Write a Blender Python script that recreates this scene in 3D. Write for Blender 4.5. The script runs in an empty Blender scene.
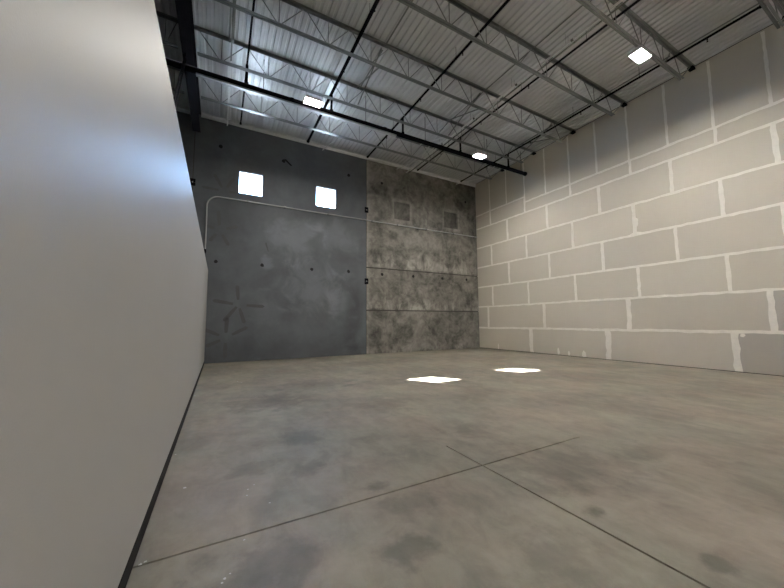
import bpy, bmesh, math, random
from mathutils import Vector, Matrix
random.seed(7)
sc = bpy.context.scene
COL = sc.collection
# ------------------------------------------------------------------ dimensions (metres)
XR, YB, ZC = 13.84, 14.55, 10.13          # right wall, back wall, underside of the roof deck
XP, HP = -0.445, 3.66                     # partition face, partition height
YF, XL = -5.0, -6.0                       # wall behind the camera, far side of the next bay
EYE = 1.575
SB, SR = 1.0111, .9858                    # survey corrections of the back and right wall
def bz(z): return EYE + (z - EYE) * SB
# ------------------------------------------------------------------ node expression helper
class E:
    nt = None
    def __init__(s, sock): s.s = sock
    @staticmethod
    def op(o, *a, clamp=False):
        n = E.nt.nodes.new('ShaderNodeMath'); n.operation = o; n.use_clamp = clamp
        for i, v in enumerate(a):
            if isinstance(v, E): E.nt.links.new(v.s, n.inputs[i])
            else: n.inputs[i].default_value = v
        return E(n.outputs[0])
    def __add__(s, o): return E.op('ADD', s, o)
    __radd__ = __add__
    def __sub__(s, o): return E.op('SUBTRACT', s, o)
    def __rsub__(s, o): return E.op('SUBTRACT', o, s)
    def __mul__(s, o): return E.op('MULTIPLY', s, o)
    __rmul__ = __mul__
    def clamp(s): return E.op('ADD', s, 0.0, clamp=True)
def ss(v, a, b):                          # smooth step from a to b
    n = E.nt.nodes.new('ShaderNodeMapRange'); n.interpolation_type = 'SMOOTHSTEP'
    E.nt.links.new(v.s, n.inputs[0]); n.inputs[1].default_value = a; n.inputs[2].default_value = b
    return E(n.outputs[0])
def noise(vec, scale, detail=4, rough=.55, dist=0, stretch=None, off=(0, 0, 0)):
    m = E.nt.nodes.new('ShaderNodeMapping'); E.nt.links.new(vec, m.inputs[0])
    m.inputs['Scale'].default_value = stretch or (1, 1, 1); m.inputs['Location'].default_value = off
    n = E.nt.nodes.new('ShaderNodeTexNoise'); E.nt.links.new(m.outputs[0], n.inputs['Vector'])
    n.inputs['Scale'].default_value = scale; n.inputs['Detail'].default_value = detail
    n.inputs['Roughness'].default_value = rough; n.inputs['Distortion'].default_value = dist
    return E(n.outputs[0])
def mixc(f, a, b):
    n = E.nt.nodes.new('ShaderNodeMix'); n.data_type = 'RGBA'
    if isinstance(f, E): E.nt.links.new(f.s, n.inputs[0])
    else: n.inputs[0].default_value = f
    for i, v in ((6, a), (7, b)):
        if isinstance(v, tuple): n.inputs[i].default_value = v + (1,)
        else: E.nt.links.new(v, n.inputs[i])
    return n.outputs[2]
def mulc(c, f):                           # colour times a scalar field
    n = E.nt.nodes.new('ShaderNodeVectorMath'); n.operation = 'SCALE'
    if isinstance(c, tuple): n.inputs[0].default_value = c
    else: E.nt.links.new(c, n.inputs[0])
    E.nt.links.new(f.s, n.inputs['Scale']); return n.outputs[0]
def newmat(name, col=(.5, .5, .5), rough=.6, metal=0, spec=.5):
    m = bpy.data.materials.new(name); m.use_nodes = True; E.nt = m.node_tree
    b = m.node_tree.nodes['Principled BSDF']
    b.inputs['Base Color'].default_value = col + (1,); b.inputs['Roughness'].default_value = rough
    b.inputs['Metallic'].default_value = metal; b.inputs['Specular IOR Level'].default_value = spec
    return m, b
def coords():
    t = E.nt.nodes.new('ShaderNodeTexCoord'); s = E.nt.nodes.new('ShaderNodeSeparateXYZ')
    E.nt.links.new(t.outputs['Object'], s.inputs[0])
    return t.outputs['Object'], E(s.outputs[0]), E(s.outputs[1]), E(s.outputs[2])
def bump(b, h, dist, strength=.5):
    n = E.nt.nodes.new('ShaderNodeBump'); n.inputs['Distance'].default_value = dist
    n.inputs['Strength'].default_value = strength
    E.nt.links.new(h.s, n.inputs['Height']); E.nt.links.new(n.outputs[0], b.inputs['Normal'])
def base(b, c): E.nt.links.new(c, b.inputs['Base Color'])
def blob(u, v, cu, cv, ru, rv, w):        # soft-edged patch, its outline broken up by w
    du = (u - cu) * (1 / ru); dv = (v - cv) * (1 / rv)
    d = E.op('SQRT', du * du + dv * dv) + w
    return 1 - ss(d, .3, 1.25)
def simple(name, col, rough=.6, metal=0, spec=.5, var=.15, scale=6):
    m, b = newmat(name, col, rough, metal, spec); o, x, y, z = coords()
    base(b, mulc(col, noise(o, scale, 4) * (2 * var) + (1 - var)))
    return m
M = {}
# floor: worn grey-brown slab
m, b = newmat('floor_concrete', rough=.5, spec=.35); o, x, y, z = coords()
n1 = noise(o, .45, 6, .6, .4); n2 = noise(o, 1.6, 6, .62, .5); n3 = noise(o, 2.2, 5, .6, .2, (1, .22, 1))
n4 = noise(o, 9, 5, .6); n7 = noise(o, 4.2, 6, .65, .6, (1, .6, 1), (2, 5, 0)); n5 = noise(o, .8, 3, .5, .3, off=(7, 3, 0))
c = mixc(ss(n5, .38, .66), (.230, .210, .167), (.245, .206, .165))
v = ss(n1, .34, .68) * .38 + ss(n2, .32, .7) * .24 + ss(n3, .3, .7) * .14 + ss(n7, .35, .65) * .2 + n4 * .2 + .52
w = (noise(o, 3.2, 5, .65) - .5) * 3.4
st = None
for cx, cy, rx, ry, k in [(2.82, 1.68, .13, .09, .34), (2.88, .95, .12, .08, .3), (1.36, 2.92, .12, .1, .3), (1.55, 2.5, .3, .2, .2),
        (1.18, 2.02, .22, .16, .26), (.3, 2.32, .4, .3, .22), (.42, 3.9, .3, .22, .2), (.88, 3.6, .22, .2, .2), (.95, 6.9, .9, .8, .26),
        (2.2, 8.2, 1.1, .7, .2), (3.3, 2.3, .7, .5, .18), (4.5, 2.1, .35, .3, .16), (1.0, 4.6, .5, .3, .16), (2.9, 5.6, .5, .7, .18),
        (3.6, 7.6, .9, .6, .2), (2.05, 1.5, .4, .22, .16), (3.3, 3.6, .5, .4, .14), (1.9, 4.1, .2, .2, .16), (5.0, 11.4, 1.8, .8, .16)]:
    t = blob(x, y, cx, cy, rx, ry, w) * k * 1.35; st = t if st is None else st + t
v = v * (1 - st)
lt = blob(x, y, 4.5, 7.8, 3.0, 1.6, w) * .16 + blob(x, y, .5, 6, .35, 3.4, w) * .08 + ss(noise(o, 5, 3, .5, 0, (1, .06, 1), (3, 0, 0)), .58, .74) * .07
base(b, mulc(c, v + lt)); rr = n2 * .3 + .36; E.nt.links.new(rr.s, b.inputs['Roughness'])
bump(b, n4, .01, .12); M['floor'] = m
M['saw'] = simple('saw_cut_dirt', (.03, .027, .023), .9)
M['fleck'] = simple('white_paint_fleck', (.55, .53, .5), .6)
# right wall boards in three tones, taped joints
for i, c in enumerate([(.655, .602, .518), (.63, .58, .497), (.50, .465, .415)]):
    m, b = newmat('wallboard_%d' % i, rough=.75, spec=.25); o, x, y, z = coords()
    base(b, mulc(c, noise(o, .6, 5) * .12 + .94)); bump(b, noise(o, 90, 2), .004, .15); M['board%d' % i] = m
m, b = newmat('joint_compound', rough=.85, spec=.15); o, x, y, z = coords()
base(b, mulc((.90, .86, .79), noise(o, 5, 5, .65) * .3 + .85)); M['mud'] = m
# partition: eggshell paint
m, b = newmat('partition_paint', rough=.5, spec=.38); o, x, y, z = coords()
base(b, mulc((.445, .435, .417), noise(o, .5, 3) * .08 + .96)); bump(b, noise(o, 130, 2, .5), .003, .22); M['paint'] = m
# tilt-up concrete, the left bay and the right bay
m, b = newmat('smooth_concrete', rough=.62, spec=.3); o, x, y, z = coords()
n1 = noise(o, .5, 6, .6, .5); n2 = noise(o, 2.5, 6, .62, .4); w = (noise(o, 1.1, 4, .6, .5) - .5) * 3.0
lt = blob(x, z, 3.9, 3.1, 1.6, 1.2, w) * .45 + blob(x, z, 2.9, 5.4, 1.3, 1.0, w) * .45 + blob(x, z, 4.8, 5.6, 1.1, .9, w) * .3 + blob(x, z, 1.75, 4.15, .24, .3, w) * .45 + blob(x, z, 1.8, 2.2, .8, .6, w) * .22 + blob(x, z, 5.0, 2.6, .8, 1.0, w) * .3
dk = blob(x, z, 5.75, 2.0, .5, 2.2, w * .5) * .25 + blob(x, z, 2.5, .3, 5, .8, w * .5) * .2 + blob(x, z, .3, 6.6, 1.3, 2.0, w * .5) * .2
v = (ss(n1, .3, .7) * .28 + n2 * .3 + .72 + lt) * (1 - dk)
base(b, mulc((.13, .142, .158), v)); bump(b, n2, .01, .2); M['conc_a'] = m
m, b = newmat('mottled_concrete', rough=.7, spec=.3); o, x, y, z = coords()
n1 = noise(o, .9, 8, .66, .7); n2 = noise(o, 3.5, 8, .66, .6); n3 = noise(o, .35, 4, .5, off=(4, 0, 1))
n6 = noise(o, 2.2, 6, .65, .6, (1, 1, .5), (9, 0, 2))
lo = (ss(z, 4.25, 4.5) * (1 - ss(z, 4.5, 5.6))) + (ss(z, 2.1, 2.3) * (1 - ss(z, 2.3, 3.0))) + (1 - ss(z, .1, .9)) * .6
hi = (1 - ss(x, 6.4, 6.75)) * .4
rec = None; inner = None
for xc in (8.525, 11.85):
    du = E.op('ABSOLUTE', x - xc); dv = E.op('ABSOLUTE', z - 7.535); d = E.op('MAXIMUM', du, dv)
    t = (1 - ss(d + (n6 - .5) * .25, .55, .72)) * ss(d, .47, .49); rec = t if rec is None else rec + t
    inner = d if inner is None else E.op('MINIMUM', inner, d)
v = ss(n1, .34, .66) * .68 + ss(n2, .33, .67) * .42 + .34 + lo * ss(n6, .42, .62) * .75 + hi + rec * .35
v = v * (1 - (1 - ss(n3, .3, .55)) * .22)
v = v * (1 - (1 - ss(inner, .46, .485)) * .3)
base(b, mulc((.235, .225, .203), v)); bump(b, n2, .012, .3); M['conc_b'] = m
M['imprint'] = simple('imprint_shade', (.092, .097, .103), .7)
M['hole'] = simple('hole_dark', (.018, .018, .02), .9)
M['caulk'] = simple('joint_caulk', (.06, .055, .05), .9)
# roof
m, b = newmat('roof_deck_metal', rough=.38, metal=.3, spec=.5); o, x, y, z = coords()
base(b, mulc((.66, .665, .68), noise(o, 1.5, 5, .6, 0, (1, .25, 1)) * .3 + .85)); M['deck'] = m
M['joist'] = simple('grey_primer', (.23, .24, .24), .3, .35, .5)
M['galv'] = simple('galvanised_steel', (.5, .51, .52), .27, .8)
M['emt'] = simple('pale_conduit', (.78, .79, .79), .5, 0, .4)
M['tube'] = simple('dull_conduit', (.46, .47, .475), .5, 0, .4)
M['glint_metal'] = simple('glint_channel_metal', (.6, .61, .62), .42, .85)
M['black'] = simple('black_pipe', (.012, .012, .015), .8, 0, 0)
M['girder'] = simple('dark_girder_paint', (.02, .021, .03), .85, 0, .08)
M['blackvinyl'] = simple('black_vinyl', (.014, .012, .012), .75, 0, .2)
M['white_metal'] = simple('white_enamel', (.7, .7, .7), .35)
M['alu'] = simple('aluminium_frame', (.55, .56, .57), .4, .3)
M['shell'] = simple('plain_wall', (.3, .285, .26), .8)
M['dim'] = simple('dark_bay_wall', (.06, .06, .065), .9)
M['ground'] = simple('pale_paving', (.32, .315, .3), .9)
m = bpy.data.materials.new('lamp_lens'); m.use_nodes = True; nt = m.node_tree; nt.nodes.clear()
e = nt.nodes.new('ShaderNodeEmission'); e.inputs[0].default_value = (1, .955, .88, 1); e.inputs[1].default_value = 195
q = nt.nodes.new('ShaderNodeOutputMaterial'); nt.links.new(e.outputs[0], q.inputs[0]); M['lamp'] = m
m = bpy.data.materials.new('clear_glass'); m.use_nodes = True; nt = m.node_tree; nt.nodes.clear()
t = nt.nodes.new('ShaderNodeBsdfTransparent'); t.inputs[0].default_value = (.93, .96, .97, 1)
g = nt.nodes.new('ShaderNodeBsdfGlossy'); g.inputs['Roughness'].default_value = .02
x_ = nt.nodes.new('ShaderNodeMixShader'); x_.inputs[0].default_value = .06
q = nt.nodes.new('ShaderNodeOutputMaterial')
nt.links.new(t.outputs[0], x_.inputs[1]); nt.links.new(g.outputs[0], x_.inputs[2]); nt.links.new(x_.outputs[0], q.inputs[0]); M['glass'] = m
# ------------------------------------------------------------------ mesh helpers
class MB:
    def __init__(s): s.bm = bmesh.new()
    def quad(s, pts, mi=0):
        f = s.bm.faces.new([s.bm.verts.new(p) for p in pts]); f.material_index = mi; return f
    def box(s, a, b, mi=0, bev=0):
        r = bmesh.ops.create_cube(s.bm, size=1)
        for v in r['verts']:
            v.co = Vector([(a[i] + b[i]) / 2 + v.co[i] * (b[i] - a[i]) for i in range(3)])
        fs = {f for v in r['verts'] for f in v.link_faces}
        for f in fs: f.material_index = mi
        if bev:
            es = list({e for f in fs for e in f.edges})
            bmesh.ops.bevel(s.bm, geom=es, offset=bev, segments=2, affect='EDGES', profile=.5)
    def tube(s, p, q, r, seg=10, mi=0, r2=None):
        p, q = Vector(p), Vector(q); d = q - p
        k = bmesh.ops.create_cone(s.bm, cap_ends=True, segments=seg, radius1=r, radius2=r if r2 is None else r2, depth=d.length)
        mt = Matrix.Translation((p + q) / 2) @ d.to_track_quat('Z', 'Y').to_matrix().to_4x4()
        bmesh.ops.transform(s.bm, matrix=mt, verts=k['verts'])
        for f in {f for v in k['verts'] for f in v.link_faces}:
            f.material_index = mi; f.smooth = len(f.verts) == 4
    def prism(s, poly, axis, a, b, mi=0):  # polygon in the other two axes, pushed along axis
        def P(u, v, t):
            return {'x': (t, u, v), 'y': (u, t, v), 'z': (u, v, t)}[axis]
        A = [s.bm.verts.new(P(u, v, a)) for u, v in poly]; B = [s.bm.verts.new(P(u, v, b)) for u, v in poly]
        n = len(poly); fs = [s.bm.faces.new(A), s.bm.faces.new(B[::-1])]
        for i in range(n): fs.append(s.bm.faces.new([A[i], A[(i + 1) % n], B[(i + 1) % n], B[i]]))
        for f in fs: f.material_index = mi
    def build(s, name, mats, parent=None, weld=0, recalc=True):
        if weld: bmesh.ops.remove_doubles(s.bm, verts=s.bm.verts, dist=weld)
        if recalc: bmesh.ops.recalc_face_normals(s.bm, faces=s.bm.faces)
        me = bpy.data.meshes.new(name); s.bm.to_mesh(me); s.bm.free()
        for m in (mats if isinstance(mats, list) else [mats]): me.materials.append(m)
        o = bpy.data.objects.new(name, me); COL.objects.link(o)
        if parent: me.transform(Matrix.Translation(-parent.location)); o.parent = parent
        return o
def relief(mb, us, vs, depth, P, T, mat=None, skipback=False):
    us, vs = sorted(set(us)), sorted(set(vs)); nu, nv = len(us) - 1, len(vs) - 1
    D = [[depth((us[i] + us[i + 1]) / 2, (vs[j] + vs[j + 1]) / 2) for j in range(nv)] for i in range(nu)]
    def g(i, j): return D[i][j] if 0 <= i < nu and 0 <= j < nv else None
    for i in range(nu):
        for j in range(nv):
            d = D[i][j]
            if d is None: continue
            u0, u1, v0, v1 = us[i], us[i + 1], vs[j], vs[j + 1]
            mi = mat((u0 + u1) / 2, (v0 + v1) / 2) if mat else 0
            mb.quad([P(u0, v0, d), P(u1, v0, d), P(u1, v1, d), P(u0, v1, d)], mi)
            mb.quad([P(u0, v0, T), P(u0, v1, T), P(u1, v1, T), P(u1, v0, T)], 0)
            for di, dj, A, B in ((1, 0, (u1, v0), (u1, v1)), (-1, 0, (u0, v0), (u0, v1)), (0, 1, (u0, v1), (u1, v1)), (0, -1, (u0, v0), (u1, v0))):
                e = g(i + di, j + dj); e = T if e is None else e
                if e > d + 1e-6: mb.quad([P(*A, d), P(*B, d), P(*B, e), P(*A, e)], mi)
def struct(o): o['kind'] = 'structure'; return o
def tag(o, label, cat, group=None):
    o['label'] = label; o['category'] = cat
    if group: o['group'] = group
    return o
def empty(name, loc=(0, 0, 0)):
    o = bpy.data.objects.new(name, None); COL.objects.link(o); o.location = loc; o.empty_display_size = .2
    return o
def put(mesh_obj, name, parent, loc=(0, 0, 0)):   # another object on the same mesh
    c = mesh_obj.copy(); c.name = name; COL.objects.link(c); c.parent = parent; c.location = loc; return c
def disc(mb, c, r, P, mi, seg=12, jit=0, h=0):
    pts = []
    for k in range(seg):
        a = 2 * math.pi * k / seg; q = r * (1 + random.uniform(-jit, jit))
        pts.append(P(c[0] + q * math.cos(a), c[1] + q * math.sin(a), h))
    mb.quad(pts, mi)
# ------------------------------------------------------------------ floor
mb = MB(); JW = .0105
def fd(u, v):
    if abs(u - 2.60) < JW and v < 3.39: return .025
    if abs(v - 2.75) < JW and XP < u < 4.37: return .025
    return 0
relief(mb, [XL - .14, XP, 2.60 - JW, 2.60 + JW, 4.37, XR + .14], [YF - .14, 2.75 - JW, 2.75 + JW, 3.39, YB + .2], fd, lambda u, v, d: (u, v, -d), .15,
       lambda u, v: 1 if fd(u, v) else 0)
FP = lambda u, v, h: (u, v, .0012)
for (fx, fy, fr) in [(-.395, 2.76, .016), (-.37, 2.775, .014), (.3, 3.45, .011), (.285, 3.34, .012), (.45, 3.11, .012), (-.23, 3.78, .02), (-.4, 4.76, .015), (.09, 2.36, .012), (.075, 2.33, .009), (.22, 2.69, .01), (-.4, 8.3, .03), (.59, 9.45, .03), (.5, 9.7, .025), (.12, 2.39, .008), (.36, 3.52, .008)]:
    disc(mb, (fx, fy), fr * .75, FP, 2, 8, .35)
struct(mb.build('floor', [M['floor'], M['saw'], M['fleck']], recalc=True))
# ------------------------------------------------------------------ back wall: three concrete panels
wb = struct(empty('wall_back', (0, YB, 0)))
PB = lambda u, v, d: (u * SB, YB + d, bz(v))
def starmark(mb, cx, cz, arms, mi):
    for a, r0, r1, w in arms:
        ca, sa = math.cos(a), math.sin(a)
        p = [(r0, -w * .35), (r0 + (r1 - r0) * .3, -w * .5), (r1 * .92, -w * .55), (r1, 0), (r1 * .92, w * .55), (r0 + (r1 - r0) * .3, w * .5), (r0, w * .35)]
        mb.quad([PB(cx + u * ca - t * sa, cz + u * sa + t * ca, -.0012) for u, t in p], mi)
W1, W2, WZ = (.53, 1.46), (3.79, 4.74), (6.99, 7.93)
RC = [(7.95, 8.91), (11.23, 12.21)]
T = .2
mb = MB()
def da(u, v):
    if WZ[0] < v < WZ[1] and (W1[0] < u < W1[1] or W2[0] < u < W2[1]): return None
    if abs(u - 2.47) < .008 and 4.2 < v < 7.9: return .012
    return 0
relief(mb, [-1.09, W1[0], W1[1], 2.462, 2.478, W2[0], W2[1], 6.338], [0, 4.2, WZ[0], WZ[1], 7.9, ZC + .1], da, PB, T)
H = lambda u, v, h: PB(u, v, -.0015)
for c in [(-.19, 4.01), (1.53, 4.0), (3.64, 3.98), (5.41, 4.0), (-.18, 8.8), (5.4, 8.8), (2.3, 8.78)]: disc(mb, c, .075, H, 2, 12, .15)
mb.quad([H(*p, 0) for p in ((2.3, 8.86), (2.62, 8.62), (2.68, 8.66), (2.4, 8.9))], 2)
mb.quad([H(*p, 0) for p in ((1.62, 4.95), (1.75, 4.6), (1.78, 4.62), (1.68, 5.0))], 1)
D = math.radians
starmark(mb, .68, 2.30, [(D(95), .2, .8, .13), (D(170), .2, .95, .13), (D(232), .1, .85, .13), (D(-72), .15, .8, .13), (D(-3), .3, 1.0, .12)], 1)
starmark(mb, .26, .98, [(D(88), .2, .85, .14), (D(155), .25, .9, .13), (D(205), .2, .75, .13), (D(-90), .2, .8, .14), (D(28), .25, .9, .13)], 1)
starmark(mb, -.1, 5.3, [(D(95), .2, .8, .13), (D(165), .2, .5, .13), (D(20), .25, .7, .13), (D(-60), .2, .7, .13), (D(-125), .2, .6, .13)], 1)
starmark(mb, .0, 6.95, [(D(120), .15, .75, .12), (D(60), .2, .7, .12), (D(178), .2, .8, .1), (D(0), .2, .5, .1)], 1)
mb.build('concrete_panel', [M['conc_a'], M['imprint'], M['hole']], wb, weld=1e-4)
mb = MB()
def db(u, v):
    for a, c in RC:
        if a < u < c and 6.99 < v < 7.95: return .045
    if abs(v - 4.28) < .025 or abs(v - 2.15) < .025: return .04
    if abs(u - 10.08) < .008 and 5.6 < v < 7.9: return .012
    return 0
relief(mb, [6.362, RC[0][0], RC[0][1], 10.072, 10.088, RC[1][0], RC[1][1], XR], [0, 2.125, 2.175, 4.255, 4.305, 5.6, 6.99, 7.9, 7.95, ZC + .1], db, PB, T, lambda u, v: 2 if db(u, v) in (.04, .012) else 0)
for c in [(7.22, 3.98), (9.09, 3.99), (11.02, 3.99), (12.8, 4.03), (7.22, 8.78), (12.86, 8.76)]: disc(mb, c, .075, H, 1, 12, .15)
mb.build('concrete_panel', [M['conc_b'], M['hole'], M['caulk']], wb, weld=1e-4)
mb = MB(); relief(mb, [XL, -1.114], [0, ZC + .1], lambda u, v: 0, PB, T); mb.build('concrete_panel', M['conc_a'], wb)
mb = MB()
mb.box((-1.115 * SB, YB + .02, 0), (-1.089 * SB, YB + .1, ZC)); mb.box((6.337 * SB, YB + .02, 0), (6.363 * SB, YB + .1, ZC)); mb.build('joint_sealant', M['caulk'], wb)
# windows
WZ = (bz(WZ[0]), bz(WZ[1]))
for i, (a, c) in enumerate((W1, W2)):
    a, c = a * SB, c * SB
    w = struct(empty('window_%d' % (i + 1), ((a + c) / 2, YB + .06, WZ[0])))
    mb = MB(); f = .022
    mb.box((a, YB + .045, WZ[0]), (a + f, YB + .085, WZ[1])); mb.box((c - f, YB + .045, WZ[0]), (c, YB + .085, WZ[1]))
    mb.box((a + f, YB + .045, WZ[0]), (c - f, YB + .085, WZ[0] + f)); mb.box((a + f, YB + .045, WZ[1] - f), (c - f, YB + .085, WZ[1]))
    mb.build('window_frame', M['alu'], w)
    mb = MB(); mb.box((a + f, YB + .062, WZ[0] + f), (c - f, YB + .068, WZ[1] - f)); mb.build('pane', M['glass'], w)
# ------------------------------------------------------------------ right wall: taped wallboard
mb = MB()
PR = lambda u, v, d: (XR + d, (u * SR if u < 14.3 else YB + .2), (EYE + (v - EYE) * SR if v > .3 else v))
relief(mb, [YF - .3, YB], [0, .02, ZC + .5], lambda u, v: .012 if v < .02 else 0, PR, .14)
ZR = [.02, 1.2, 2.44, 3.63, 4.86, 6.08, 7.29, 7.85, ZC + .1]
J8a = [13.56, 11.12, 8.63, 6.17, 3.71, 1.27, -1.17, -3.61]; J8b = [12.32, 9.86, 7.4, 4.94, 2.49, .05, -2.39, -4.8]
rows = [[11.08, 7.4, 3.71, .05, -3.6], [13.97, 10.26, 6.58, 2.9, -.77, -4.4], J8a, J8b, J8a, J8b, J8a[:],
        [13.57, 12.32, 11.1, 9.87, 8.63, 7.42, 6.19, 4.95, 3.73, 2.49, 1.25, .03, -1.2, -2.4, -3.6]]
for i, js in enumerate(rows):                      # board faces, tone by tone
    ys = [YB] + js + [YF]
    for k in range(len(ys) - 1):
        t = random.choice([0, 0, 1, 1, 0]) if i < 7 else random.choice([0, 1])
        if i == 0 and ys[k] < 4 and ys[k] > 3: t = 2
        if i == 1 and 2 < ys[k] < 3: t = 2
        mb.quad([PR(*p, -.001) for p in ((ys[k + 1], ZR[i]), (ys[k], ZR[i]), (ys[k], ZR[i + 1]), (ys[k + 1], ZR[i + 1]))], 1 + t)
def strip(y0, z0, y1, z1, w, h):
    L = math.hypot(y1 - y0, z1 - z0); n = max(2, int(L / .16)); dy, dz = (y1 - y0) / L, (z1 - z0) / L; ny, nz = -dz, dy
    prev = None; off = 0
    for k in range(n + 1):
        t = L * k / n; off = off * .7 + random.uniform(-.008, .008)
        a = w / 2 * random.uniform(.78, 1.25) + off; c = w / 2 * random.uniform(.78, 1.25) - off
        A = PR(y0 + dy * t + ny * a, z0 + dz * t + nz * a, -h); B = PR(y0 + dy * t - ny * c, z0 + dz * t - nz * c, -h)
        if prev: mb.quad([prev[0], A, B, prev[1]], 4)
        prev = (A, B)
for i, zz in enumerate(ZR[1:-1]):
    if i == 6:
        strip(11.1, zz + .29, YB, zz + .29, .085, .004); strip(YF, zz, 11.1, zz, .085, .004)
    else: strip(YF, zz, YB, zz, (.1, .085, .085, .085, .085, .085)[i], .004)
for i, js in enumerate(rows):
    for yj in js:
        z0, z1 = ZR[i], ZR[i + 1]
        if i == 6 and yj not in (13.56, 11.12, 8.63, 6.17, 3.71): continue
        if i == 7 and yj > 11.2: z0 += .29
        if i == 6 and yj > 11: z1 += .29
        strip(yj, z0, yj, z1 if i < 7 else ZC + .05, (.19, .16, .12, .11, .11, .11, .1, .075)[i] * random.uniform(.85, 1.15), .0045 + i * 1e-4)
PW = lambda u, v, h: PR(u, v, -.005)
for (py, pz, ry, rz) in [(9.61, .16, .06, .17), (9.1, .12, .05, .12), (8.42, .13, .1, .17), (13.27, .16, .035, .18), (6.13, 5.35, .1, .2), (3.55, 1.1, .06, .06), (6.15, 4.9, .2, .07)]:
    pts = [PW(py + ry * math.cos(a) * random.uniform(.8, 1.15), max(.021, pz + rz * math.sin(a) * random.uniform(.8, 1.1)), 0) for a in [2 * math.pi * k / 14 for k in range(14)]]
    mb.quad(pts, 4)
struct(mb.build('wall_right', [M['caulk'], M['board0'], M['board1'], M['board2'], M['mud']], recalc=False))
# ------------------------------------------------------------------ left partition and its base
mb = MB(); mb.box((XP - .13, YF, 0), (XP, YB, HP)); struct(mb.build('wall_left', M['paint']))
mb = MB()
prof = [(XP, 0), (XP + .012, 0), (XP + .009, .012), (XP + .005, .095), (XP + .002, .1), (XP, .1)]
mb.prism(prof, 'y', YF, YB); struct(mb.build('baseboard_left', M['blackvinyl']))
# shell beyond the frame
mb = MB(); mb.box((XL, YF - .14, 0), (XR, YF, ZC + .1)); struct(mb.build('wall_front', M['shell']))
mb = MB(); mb.box((XL - .14, YF, 0), (XL, YB, ZC + .1)); struct(mb.build('wall_far_left', M['dim']))
# ------------------------------------------------------------------ roof deck, ribs running towards the back wall
mb = MB(); pitch = .2; x = XL; pts = []
while x < XR - .01:
    pts += [(x, ZC), (x + .105, ZC), (x + .125, ZC + .04), (x + .18, ZC + .04)]; x += pitch
pts += [(XR, ZC)]
for k in range(len(pts) - 1):
    (a, za), (c, zc) = pts[k], pts[k + 1]
    mb.quad([(a, YF, za), (c, YF, zc), (c, YB, zc), (a, YB, za)])
mb.box((XL - .14, YF - .14, ZC + .06), (XR + .14, YB + .2, ZC + .2))
struct(mb.build('ceiling', M['deck'], recalc=False))
# ------------------------------------------------------------------ bar joists across the bay
ZT, ZBt = ZC - .004, 9.33
NODES = [-.21 + 1.32 * k for k in range(10)]
def angle(mb, x0, x1, s, w, h, t, up):    # one steel angle, leg against the joist plane, the other leg outwards
    g = .012 * s; o = s
    if up: poly = [(g, ZT), (g + o * w, ZT), (g + o * w, ZT - t), (g + o * t, ZT - t), (g + o * t, ZT - h), (g, ZT - h)]
    else: poly = [(g, ZBt), (g + o * w, ZBt), (g + o * w, ZBt + t), (g + o * t, ZBt + t), (g + o * t, ZBt + h), (g, ZBt + h)]
    mb.prism(poly, 'x', x0, x1)
def make_joist(x0, x1, bx0, bx1, nodes, seat):
    j = empty('bar_joist', (x0, 0, ZT)); W = M['joist']
    mb = MB(); angle(mb, x0, x1, 1, .068, .065, .007, True); angle(mb, x0, x1, -1, .068, .065, .007, True); mb.build('top_chord', W, j)
    mb = MB(); angle(mb, bx0, bx1, 1, .055, .055, .007, False); angle(mb, bx0, bx1, -1, .055, .055, .007, False); mb.build('bottom_chord', W, j)
    if seat:
        mb = MB(); mb.box((x1 - .2, -.075, ZT - .13), (x1, .075, ZT - .066)); mb.build('bearing_seat', M['black'], j)
    def rod(p, q, r): m_ = MB(); m_.tube(p, q, r, 8); m_.build('web_rod', W, j)
    zb, zt = ZBt + .03, ZT - .035
    for n in nodes:
        rod((n, 0, zb), (n, 0, zt), .011)
        for s in (-1, 1):
            tx = min(max(n + s * .66, x0 + .1), x1 - .1)
            rod((n + s * .04, 0, zb), (tx - s * .03, 0, zt), .013)
    if seat: rod((bx1 - .06, 0, zb), (x1 - .15, 0, zt), .014); rod((bx1 - .06, 0, zb), (nodes[-1] + .7, 0, zt), .013)
    return j
def copy_tree(o, parent=None):
    c = o.copy(); COL.objects.link(c)
    if parent: c.parent = parent
    for ch in list(o.children): copy_tree(ch, c)
    return c
JY = [12.27, 10.22, 8.17, 6.1, 4.05, 1.97]
LB = ['grey bar joist nearest the back wall, lit from below near the windows', 'grey bar joist just in front of the thick black main pipe',
      'third grey bar joist from the back wall, between two deck bays', 'fourth grey bar joist from the back wall, under ribbed deck',
      'grey bar joist carrying the brightest high bay light near the right wall', 'grey bar joist cutting the top right corner of the view']
j0 = make_joist(-.95, XR - .005, -.82, 12.9, NODES, True)
for i, yy in enumerate(JY):
    j = j0 if i == 0 else copy_tree(j0); j.location.y = yy; tag(j, LB[i], 'roof joist', 'bar joists across the main bay')
k0 = make_joist(XL + .003, -1.21, XL + .1, -1.3, [-1.6 - .7 * k for k in range(0, 6, 2)], False)
LL = ['dark bar joist beyond the girder, first from the back wall', 'dark bar joist beyond the girder, second from the back wall', 'dark bar joist beyond the girder, third from the back wall', 'dark bar joist beyond the girder, fourth from the back wall']
for i, yy in enumerate(JY[:4]):
    j = k0 if i == 0 else copy_tree(k0); j.location.y = yy; tag(j, LL[i], 'roof joist', 'bar joists of the dark side bay')
# girder over the partition
g = tag(empty('steel_girder', (-1.08, YB, ZC)), 'dark steel girder above the white partition carrying the joist ends', 'girder')
for n, a, c in (('top_flange', (-1.2, YF, ZT - .092), (-.93, YB, ZT - .068)), ('bottom_flange', (-1.2, YF, 9.28), (-.93, YB, 9.305)), ('web', (-1.075, YF, 9.305), (-1.055, YB, ZT - .092))):
    mb = MB(); mb.box(a, c); mb.build(n, M['girder'], g)
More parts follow.
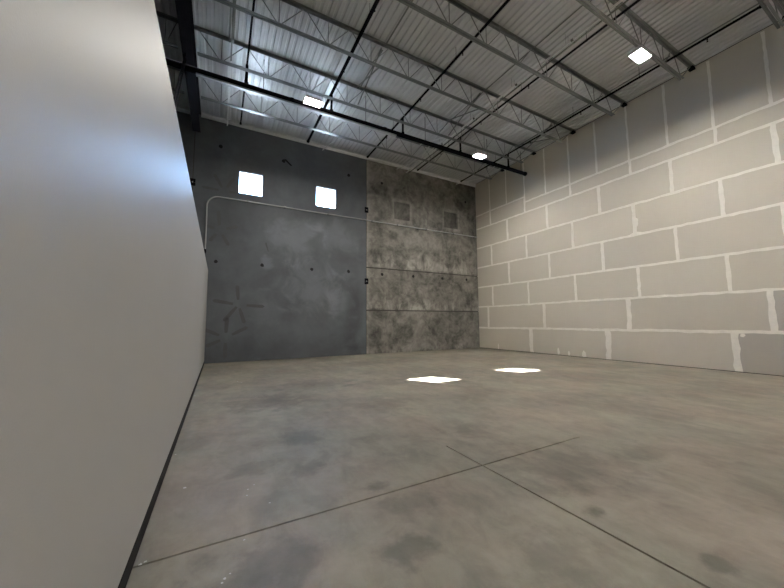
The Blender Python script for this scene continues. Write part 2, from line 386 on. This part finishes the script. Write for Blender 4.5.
# sloping pipe brace below the girder, its foot hidden by the partition
br = tag(empty('pipe_brace', (-1.12, 4.4, 0)), 'thin grey double pipe brace sloping down from the dark girder', 'brace')
for dy in (0, .22):
    mb = MB(); mb.tube((-1.12, 4.4 + dy, .01), (-1.12, 10.28 + dy, 9.255), .022, 8); mb.build('brace_pipe', M['girder'], br)
mb = MB(); mb.box((-1.2, 4.3, 0), (-1.04, 4.72, .012)); mb.build('foot_plate', M['joist'], br)
# ledger angle along the top of the back wall
mb = MB()
mb.prism([(YB - .003, 10.105), (YB - .11, 10.105), (YB - .11, 10.095), (YB - .03, 10.095), (YB - .05, 10.03), (YB - .05, 9.99), (YB - .044, 9.965), (YB - .03, 9.945), (YB - .003, 9.935)], 'x', -.93, XR)
tag(mb.build('ledger_angle', M['emt']), 'pale steel ledger angle along the top of the back wall', 'ledger')
mb = MB()
mb.prism([(YB - .003, 10.105), (YB - .11, 10.105), (YB - .11, 10.095), (YB - .03, 10.095), (YB - .05, 10.03), (YB - .05, 9.99), (YB - .044, 9.965), (YB - .03, 9.945), (YB - .003, 9.935)], 'x', XL + .001, -1.21)
tag(mb.build('ledger_angle', M['emt']), 'short dim ledger angle left of the girder on the back wall', 'ledger')
# bridging rows between the joists
YJ = [YB] + JY
BL = {0.0: 'row of bridging angles above the left window, near the partition', 4.1: 'row of bridging angles ending above the right window',
      8.2: 'row of crossed bridging angles left of the pale conduits', 12.32: 'row of bridging angles beside the right wall'}
for bx, lab in BL.items():
    t = tag(empty('joist_bridging', (bx, YB, ZBt)), lab, 'bridging', 'bridging rows between the joists')
    for k in range(len(YJ) - 1):
        ya, yb = YJ[k] - (.02 if k == 0 else .075), YJ[k + 1] + .075
        if k == 0: ya = YB - .01
        mat = M['emt'] if k < 2 else M['joist']  # bars near the windows paler, reflected window light put into their colour
        def bar(za, zb, o):
            m_ = MB(); d = Vector((0, yb - ya, zb - za)); n = d.normalized(); up = Vector((0, -n.z, n.y)); sx = Vector((1, 0, 0))
            P0, P1 = Vector((bx + o, ya, za)), Vector((bx + o, yb, zb))
            prof = [(0, 0), (.045, 0), (.045, .006), (.006, .006), (.006, .045), (0, .045)]
            A = [m_.bm.verts.new(P0 + sx * u + up * v) for u, v in prof]; B = [m_.bm.verts.new(P1 + sx * u + up * v) for u, v in prof]
            m_.bm.faces.new(A); m_.bm.faces.new(B[::-1])
            for q in range(6): m_.bm.faces.new([A[q], A[(q + 1) % 6], B[(q + 1) % 6], B[q]])
            m_.build('bridging_angle', mat, t)
        if k < 2: bar(9.86 if k == 0 else ZBt + .02, ZBt + .02, 0)
        if k in (1, 2): bar(ZBt + .07, ZT - .09, .02); bar(ZT - .09, ZBt + .07, -.04)
        if k >= 2: bar(ZT - .12, ZT - .12, .06)
# ------------------------------------------------------------------ sprinkler pipes
YM, ZM, RM, ZS = 10.5, 9.0, .085, 9.75
mp = tag(empty('sprinkler_main', (0, YM, ZM)), 'thick black main pipe hung across the bay below the joists', 'pipe')
mb = MB(); mb.tube((XL + .02, YM, ZM), (13.42, YM, ZM), RM, 20); mb.build('pipe', M['black'], mp)
mb = MB()
mb.prism([(YM - .06, ZM - RM - .052), (YM + .06, ZM - RM - .052), (YM + .06, ZM - RM - .001), (YM + .052, ZM - RM - .001), (YM + .052, ZM - RM - .044), (YM - .052, ZM - RM - .044), (YM - .052, ZM - RM - .001), (YM - .06, ZM - RM - .001)], 'x', -.85, 5.9); mb.build('added_glint_channel', M['glint_metal'], mp)  # added under the main to mirror window light as a pale band
for cx in (1.9, 5.4, 8.1, 11.2, 13.38):
    mb = MB(); mb.tube((cx - .05, YM, ZM), (cx + .05, YM, ZM), RM + .014, 20); mb.build('coupling', M['black'], mp)
BX = [(.5, 1.2, .028), (3.27, 1.2, .05), (6.22, 1.2, .036), (9.18, 1.2, .032), (12.2, 2.12, .032)]
for (bx, y0, r) in BX:
    mb = MB(); mb.tube((bx, YM, ZM + RM - .01), (bx, YM, ZS - r), .04, 10); mb.tube((bx, YM, ZM + RM - .01), (bx, YM, ZM + RM + .05), .06, 10); mb.build('riser_nipple', M['black'], mp)
for hx in (1.0, 4.6, 7.3, 10.8, 13.1):
    mb = MB(); mb.tube((hx, YM, ZM), (hx, YM, ZT - .01), .009, 6)
    mb.tube((hx - .015, YM, ZM), (hx + .015, YM, ZM), RM + .006, 20); mb.build('hanger', M['black'], mp)
SL = ['black sprinkler branch line nearest the left girder', 'thickest black sprinkler branch line, crossing left of the middle', 'thin black sprinkler branch line crossing mid ceiling',
      'black sprinkler branch line running beside the pale conduits', 'black sprinkler branch line nearest the right wall with a capped end']
for (bx, y0, r), lab in zip(BX, SL):
    t = tag(empty('sprinkler_branch', (bx, YM, ZS)), lab, 'pipe', 'sprinkler branch lines')
    mb = MB(); mb.tube((bx, y0, ZS), (bx, 13.95, ZS), r, 12); mb.build('pipe', M['black'], t)
    for yy in (y0 + .01, 13.94):
        mb = MB(); mb.tube((bx, yy - .04, ZS), (bx, yy + .04, ZS), r + .014, 12); mb.build('end_cap', M['black'], t)
    for yy in (3.2, 6.9, 9.2, 11.9):
        mb = MB(); mb.tube((bx, yy, ZS), (bx, yy, ZS - r - .05), .016, 8); mb.tube((bx, yy, ZS - r - .05), (bx, yy, ZS - r - .085), .01, 8, 0, .004)
        mb.tube((bx, yy, ZS - r - .085), (bx, yy, ZS - r - .09), .024, 10); mb.build('sprinkler_head', M['black'], t)
    for yy in (4.9, 7.2, 11.3):
        mb = MB(); mb.tube((bx, yy, ZS), (bx, yy, ZC - .005), .006, 6); mb.tube((bx, yy - .012, ZS), (bx, yy + .012, ZS), r + .004, 12); mb.build('hanger', M['black'], t)
# pale conduits beside the fourth branch line
for cx, r, lab in ((8.81, .03, 'pale conduit of a pair under the deck, farther from the black pipe'), (8.945, .022, 'pale conduit of a pair under the deck, next to the black pipe')):
    t = tag(empty('ceiling_conduit', (cx, YB, ZS)), lab, 'conduit', 'conduits under the roof deck')
    mb = MB(); mb.tube((cx, 1.0, ZS + .02), (cx, YB - .01, ZS + .02), r, 10); mb.build('conduit_pipe', M['emt'] if r > .025 else M['galv'], t)
    for yy in (3.0, 5.1, 7.1, 9.2, 11.3):
        mb = MB(); mb.tube((cx, yy - .035, ZS + .02), (cx, yy + .035, ZS + .02), r + .007, 10); mb.build('coupling', M['galv'], t)
        mb = MB(); mb.tube((cx, yy + .2, ZS + .02), (cx, yy + .2, ZC - .005), .005, 6); mb.build('hanger', M['galv'], t)
# ------------------------------------------------------------------ conduit on the back wall
def curve_tube(pts, r, name, mat, parent):
    cu = bpy.data.curves.new(name, 'CURVE'); cu.dimensions = '3D'; sp = cu.splines.new('POLY'); sp.points.add(len(pts) - 1)
    for p, q in zip(sp.points, pts): p.co = (*q, 1)
    cu.bevel_depth = r; cu.bevel_resolution = 3; cu.use_fill_caps = True
    tmp = bpy.data.objects.new(name, cu); COL.objects.link(tmp)
    me = bpy.data.meshes.new_from_object(tmp.evaluated_get(bpy.context.evaluated_depsgraph_get()))
    bpy.data.objects.remove(tmp); bpy.data.curves.remove(cu)
    me.materials.clear(); me.materials.append(mat)
    for p in me.polygons: p.use_smooth = True
    o = bpy.data.objects.new(name, me); COL.objects.link(o)
    me.transform(Matrix.Translation(-parent.location)); o.parent = parent; return o
RY = YB - .035
t = tag(empty('wall_conduit', (-.58, YB, 4.45)), 'thin pale conduit crossing the back wall below the windows and bending down', 'conduit')
R = .42
pts = [(-.58, RY, 4.5), (-.58, RY, 6.715 - R)] + [(-.58 + R - R * math.cos(a), RY, 6.715 - R + R * math.sin(a)) for a in [math.pi / 2 * k / 8 for k in range(1, 9)]] + [(6.3, RY, 6.72), (10.1, RY, 6.72), (XR - .02, RY, 6.745)]
curve_tube(pts, .026, 'conduit_pipe', M['tube'], t)
for cx in (.9, 2.42, 4.4, 6.7, 8.2, 10.05, 12.0, 13.6):
    mb = MB(); mb.box((cx - .02, RY - .032, 6.665), (cx + .02, YB, 6.775)); mb.build('strap', M['galv'], t)
mb = MB(); mb.tube((-.58, RY, 4.5), (-.58, RY, 4.38), .038, 12); mb.tube((-.58, RY, 4.38), (-.58, RY, 4.33), .03, 12); mb.build('end_fitting', M['black'], t)
# weld plates over the panel joints
for (px, pz, lab) in ((6.42, 7.26, 'black weld plate on the panel joint just above the wall conduit'), (6.42, 3.6, 'black weld plate on the panel joint, lower one below the conduit'), (-1.112, 7.16, 'small black weld plate beside the partition edge, left of the windows')):
    t = tag(empty('weld_plate', (px, YB, pz)), lab, 'weld plate', 'weld plates on the panel joints')
    for s in (-1, 1):
        mb = MB(); mb.box((px - .1, YB - .03, pz + s * .075 - .07), (px + .1, YB + .001, pz + s * .075 + .07), 0, .012); mb.build('plate', M['black'], t)
    mb = MB(); mb.box((px - .011, YB - .034, pz - .03), (px + .011, YB - .001, pz + .03), 0, .003); mb.build('weld_strip', M['alu'], t)
# ------------------------------------------------------------------ high bay lights
def make_light():
    t = empty('high_bay_light', (0, 0, 8.9))
    mb = MB(); mb.prism([(-.165, 8.925), (.165, 8.925), (.165, 8.95), (.1, 8.985), (-.1, 8.985), (-.165, 8.95)], 'x', -.28, .28); mb.box((-.28, -.165, 8.865), (.28, -.15, 8.925)); mb.box((-.28, .15, 8.865), (.28, .165, 8.925)); mb.box((-.28, -.15, 8.865), (-.265, .15, 8.925)); mb.box((.265, -.15, 8.865), (.28, .15, 8.925)); mb.build('housing', M['white_metal'], t)
    mb = MB(); mb.box((-.2648, -.1498, 8.895), (.2648, .1498, 8.9245)); mb.build('lens', M['lamp'], t)
    mb = MB(); mb.box((-.09, -.05, 8.986), (.09, .05, 9.03), 0, .006); mb.build('driver_box', M['white_metal'], t)
    for s in (-1, 1):
        mb = MB(); mb.tube((s * .22, .0, 8.97), (s * .22, .06, ZBt - .001), .004, 6); mb.build('hanger_wire', M['galv'], t)
    return t
LP = [(2.5, 10.08, 'lit high bay light hanging in front of the black main pipe, left of centre'), (9.93, 10.1, 'lit high bay light near the back right corner'),
      (10.02, 3.97, 'largest lit high bay light, upper right near the wallboard'),
      (2.5, -2.1, 'lit high bay light behind the camera on the partition side'), (10.02, -2.1, 'lit high bay light behind the camera on the wallboard side')]
l0 = make_light()
for i, (lx, ly, lab) in enumerate(LP):
    l = l0 if i == 0 else copy_tree(l0)
    l.location.x, l.location.y = lx, ly; tag(l, lab, 'light', 'high bay lights')
# ------------------------------------------------------------------ outside: paving, sun and sky
mb = MB(); mb.box((-40, YB + .5, -.3), (50, 70, -.1)); struct(mb.build('ground', M['ground']))
su = bpy.data.lights.new('sun', 'SUN'); su.energy = 115; su.angle = .0093; su.color = (1, .97, .92)
so = bpy.data.objects.new('sun', su); COL.objects.link(so)
so.rotation_euler = Vector((4.17, -7.29, -7.45)).to_track_quat('-Z', 'Y').to_euler()
w = bpy.data.worlds.new('sky'); sc.world = w; w.use_nodes = True
bg = w.node_tree.nodes['Background']; bg.inputs[0].default_value = (.36, .6, 1, 1); bg.inputs[1].default_value = 27
# ------------------------------------------------------------------ camera
r = Vector((.87982187, -.47526516, -.00604265)); u = Vector((-.0359222, -.07916614, .99621399)); f = Vector((.47394417, .87627379, .08672467))
cd = bpy.data.cameras.new('camera'); cd.sensor_width = 36; cd.lens = 319.5436 * 36 / 784; cd.clip_start = .05; cd.clip_end = 200
co = bpy.data.objects.new('camera', cd); COL.objects.link(co)
co.matrix_world = Matrix(((r.x, u.x, -f.x, 0), (r.y, u.y, -f.y, 0), (r.z, u.z, -f.z, EYE), (0, 0, 0, 1)))
sc.camera = co
vs = sc.view_settings; vs.view_transform = 'Standard'; vs.look = 'None'; vs.gamma = 1; vs.exposure = 1.43
sc.cycles.use_denoising = True
sc.cycles.max_bounces = 10; sc.cycles.diffuse_bounces = 6
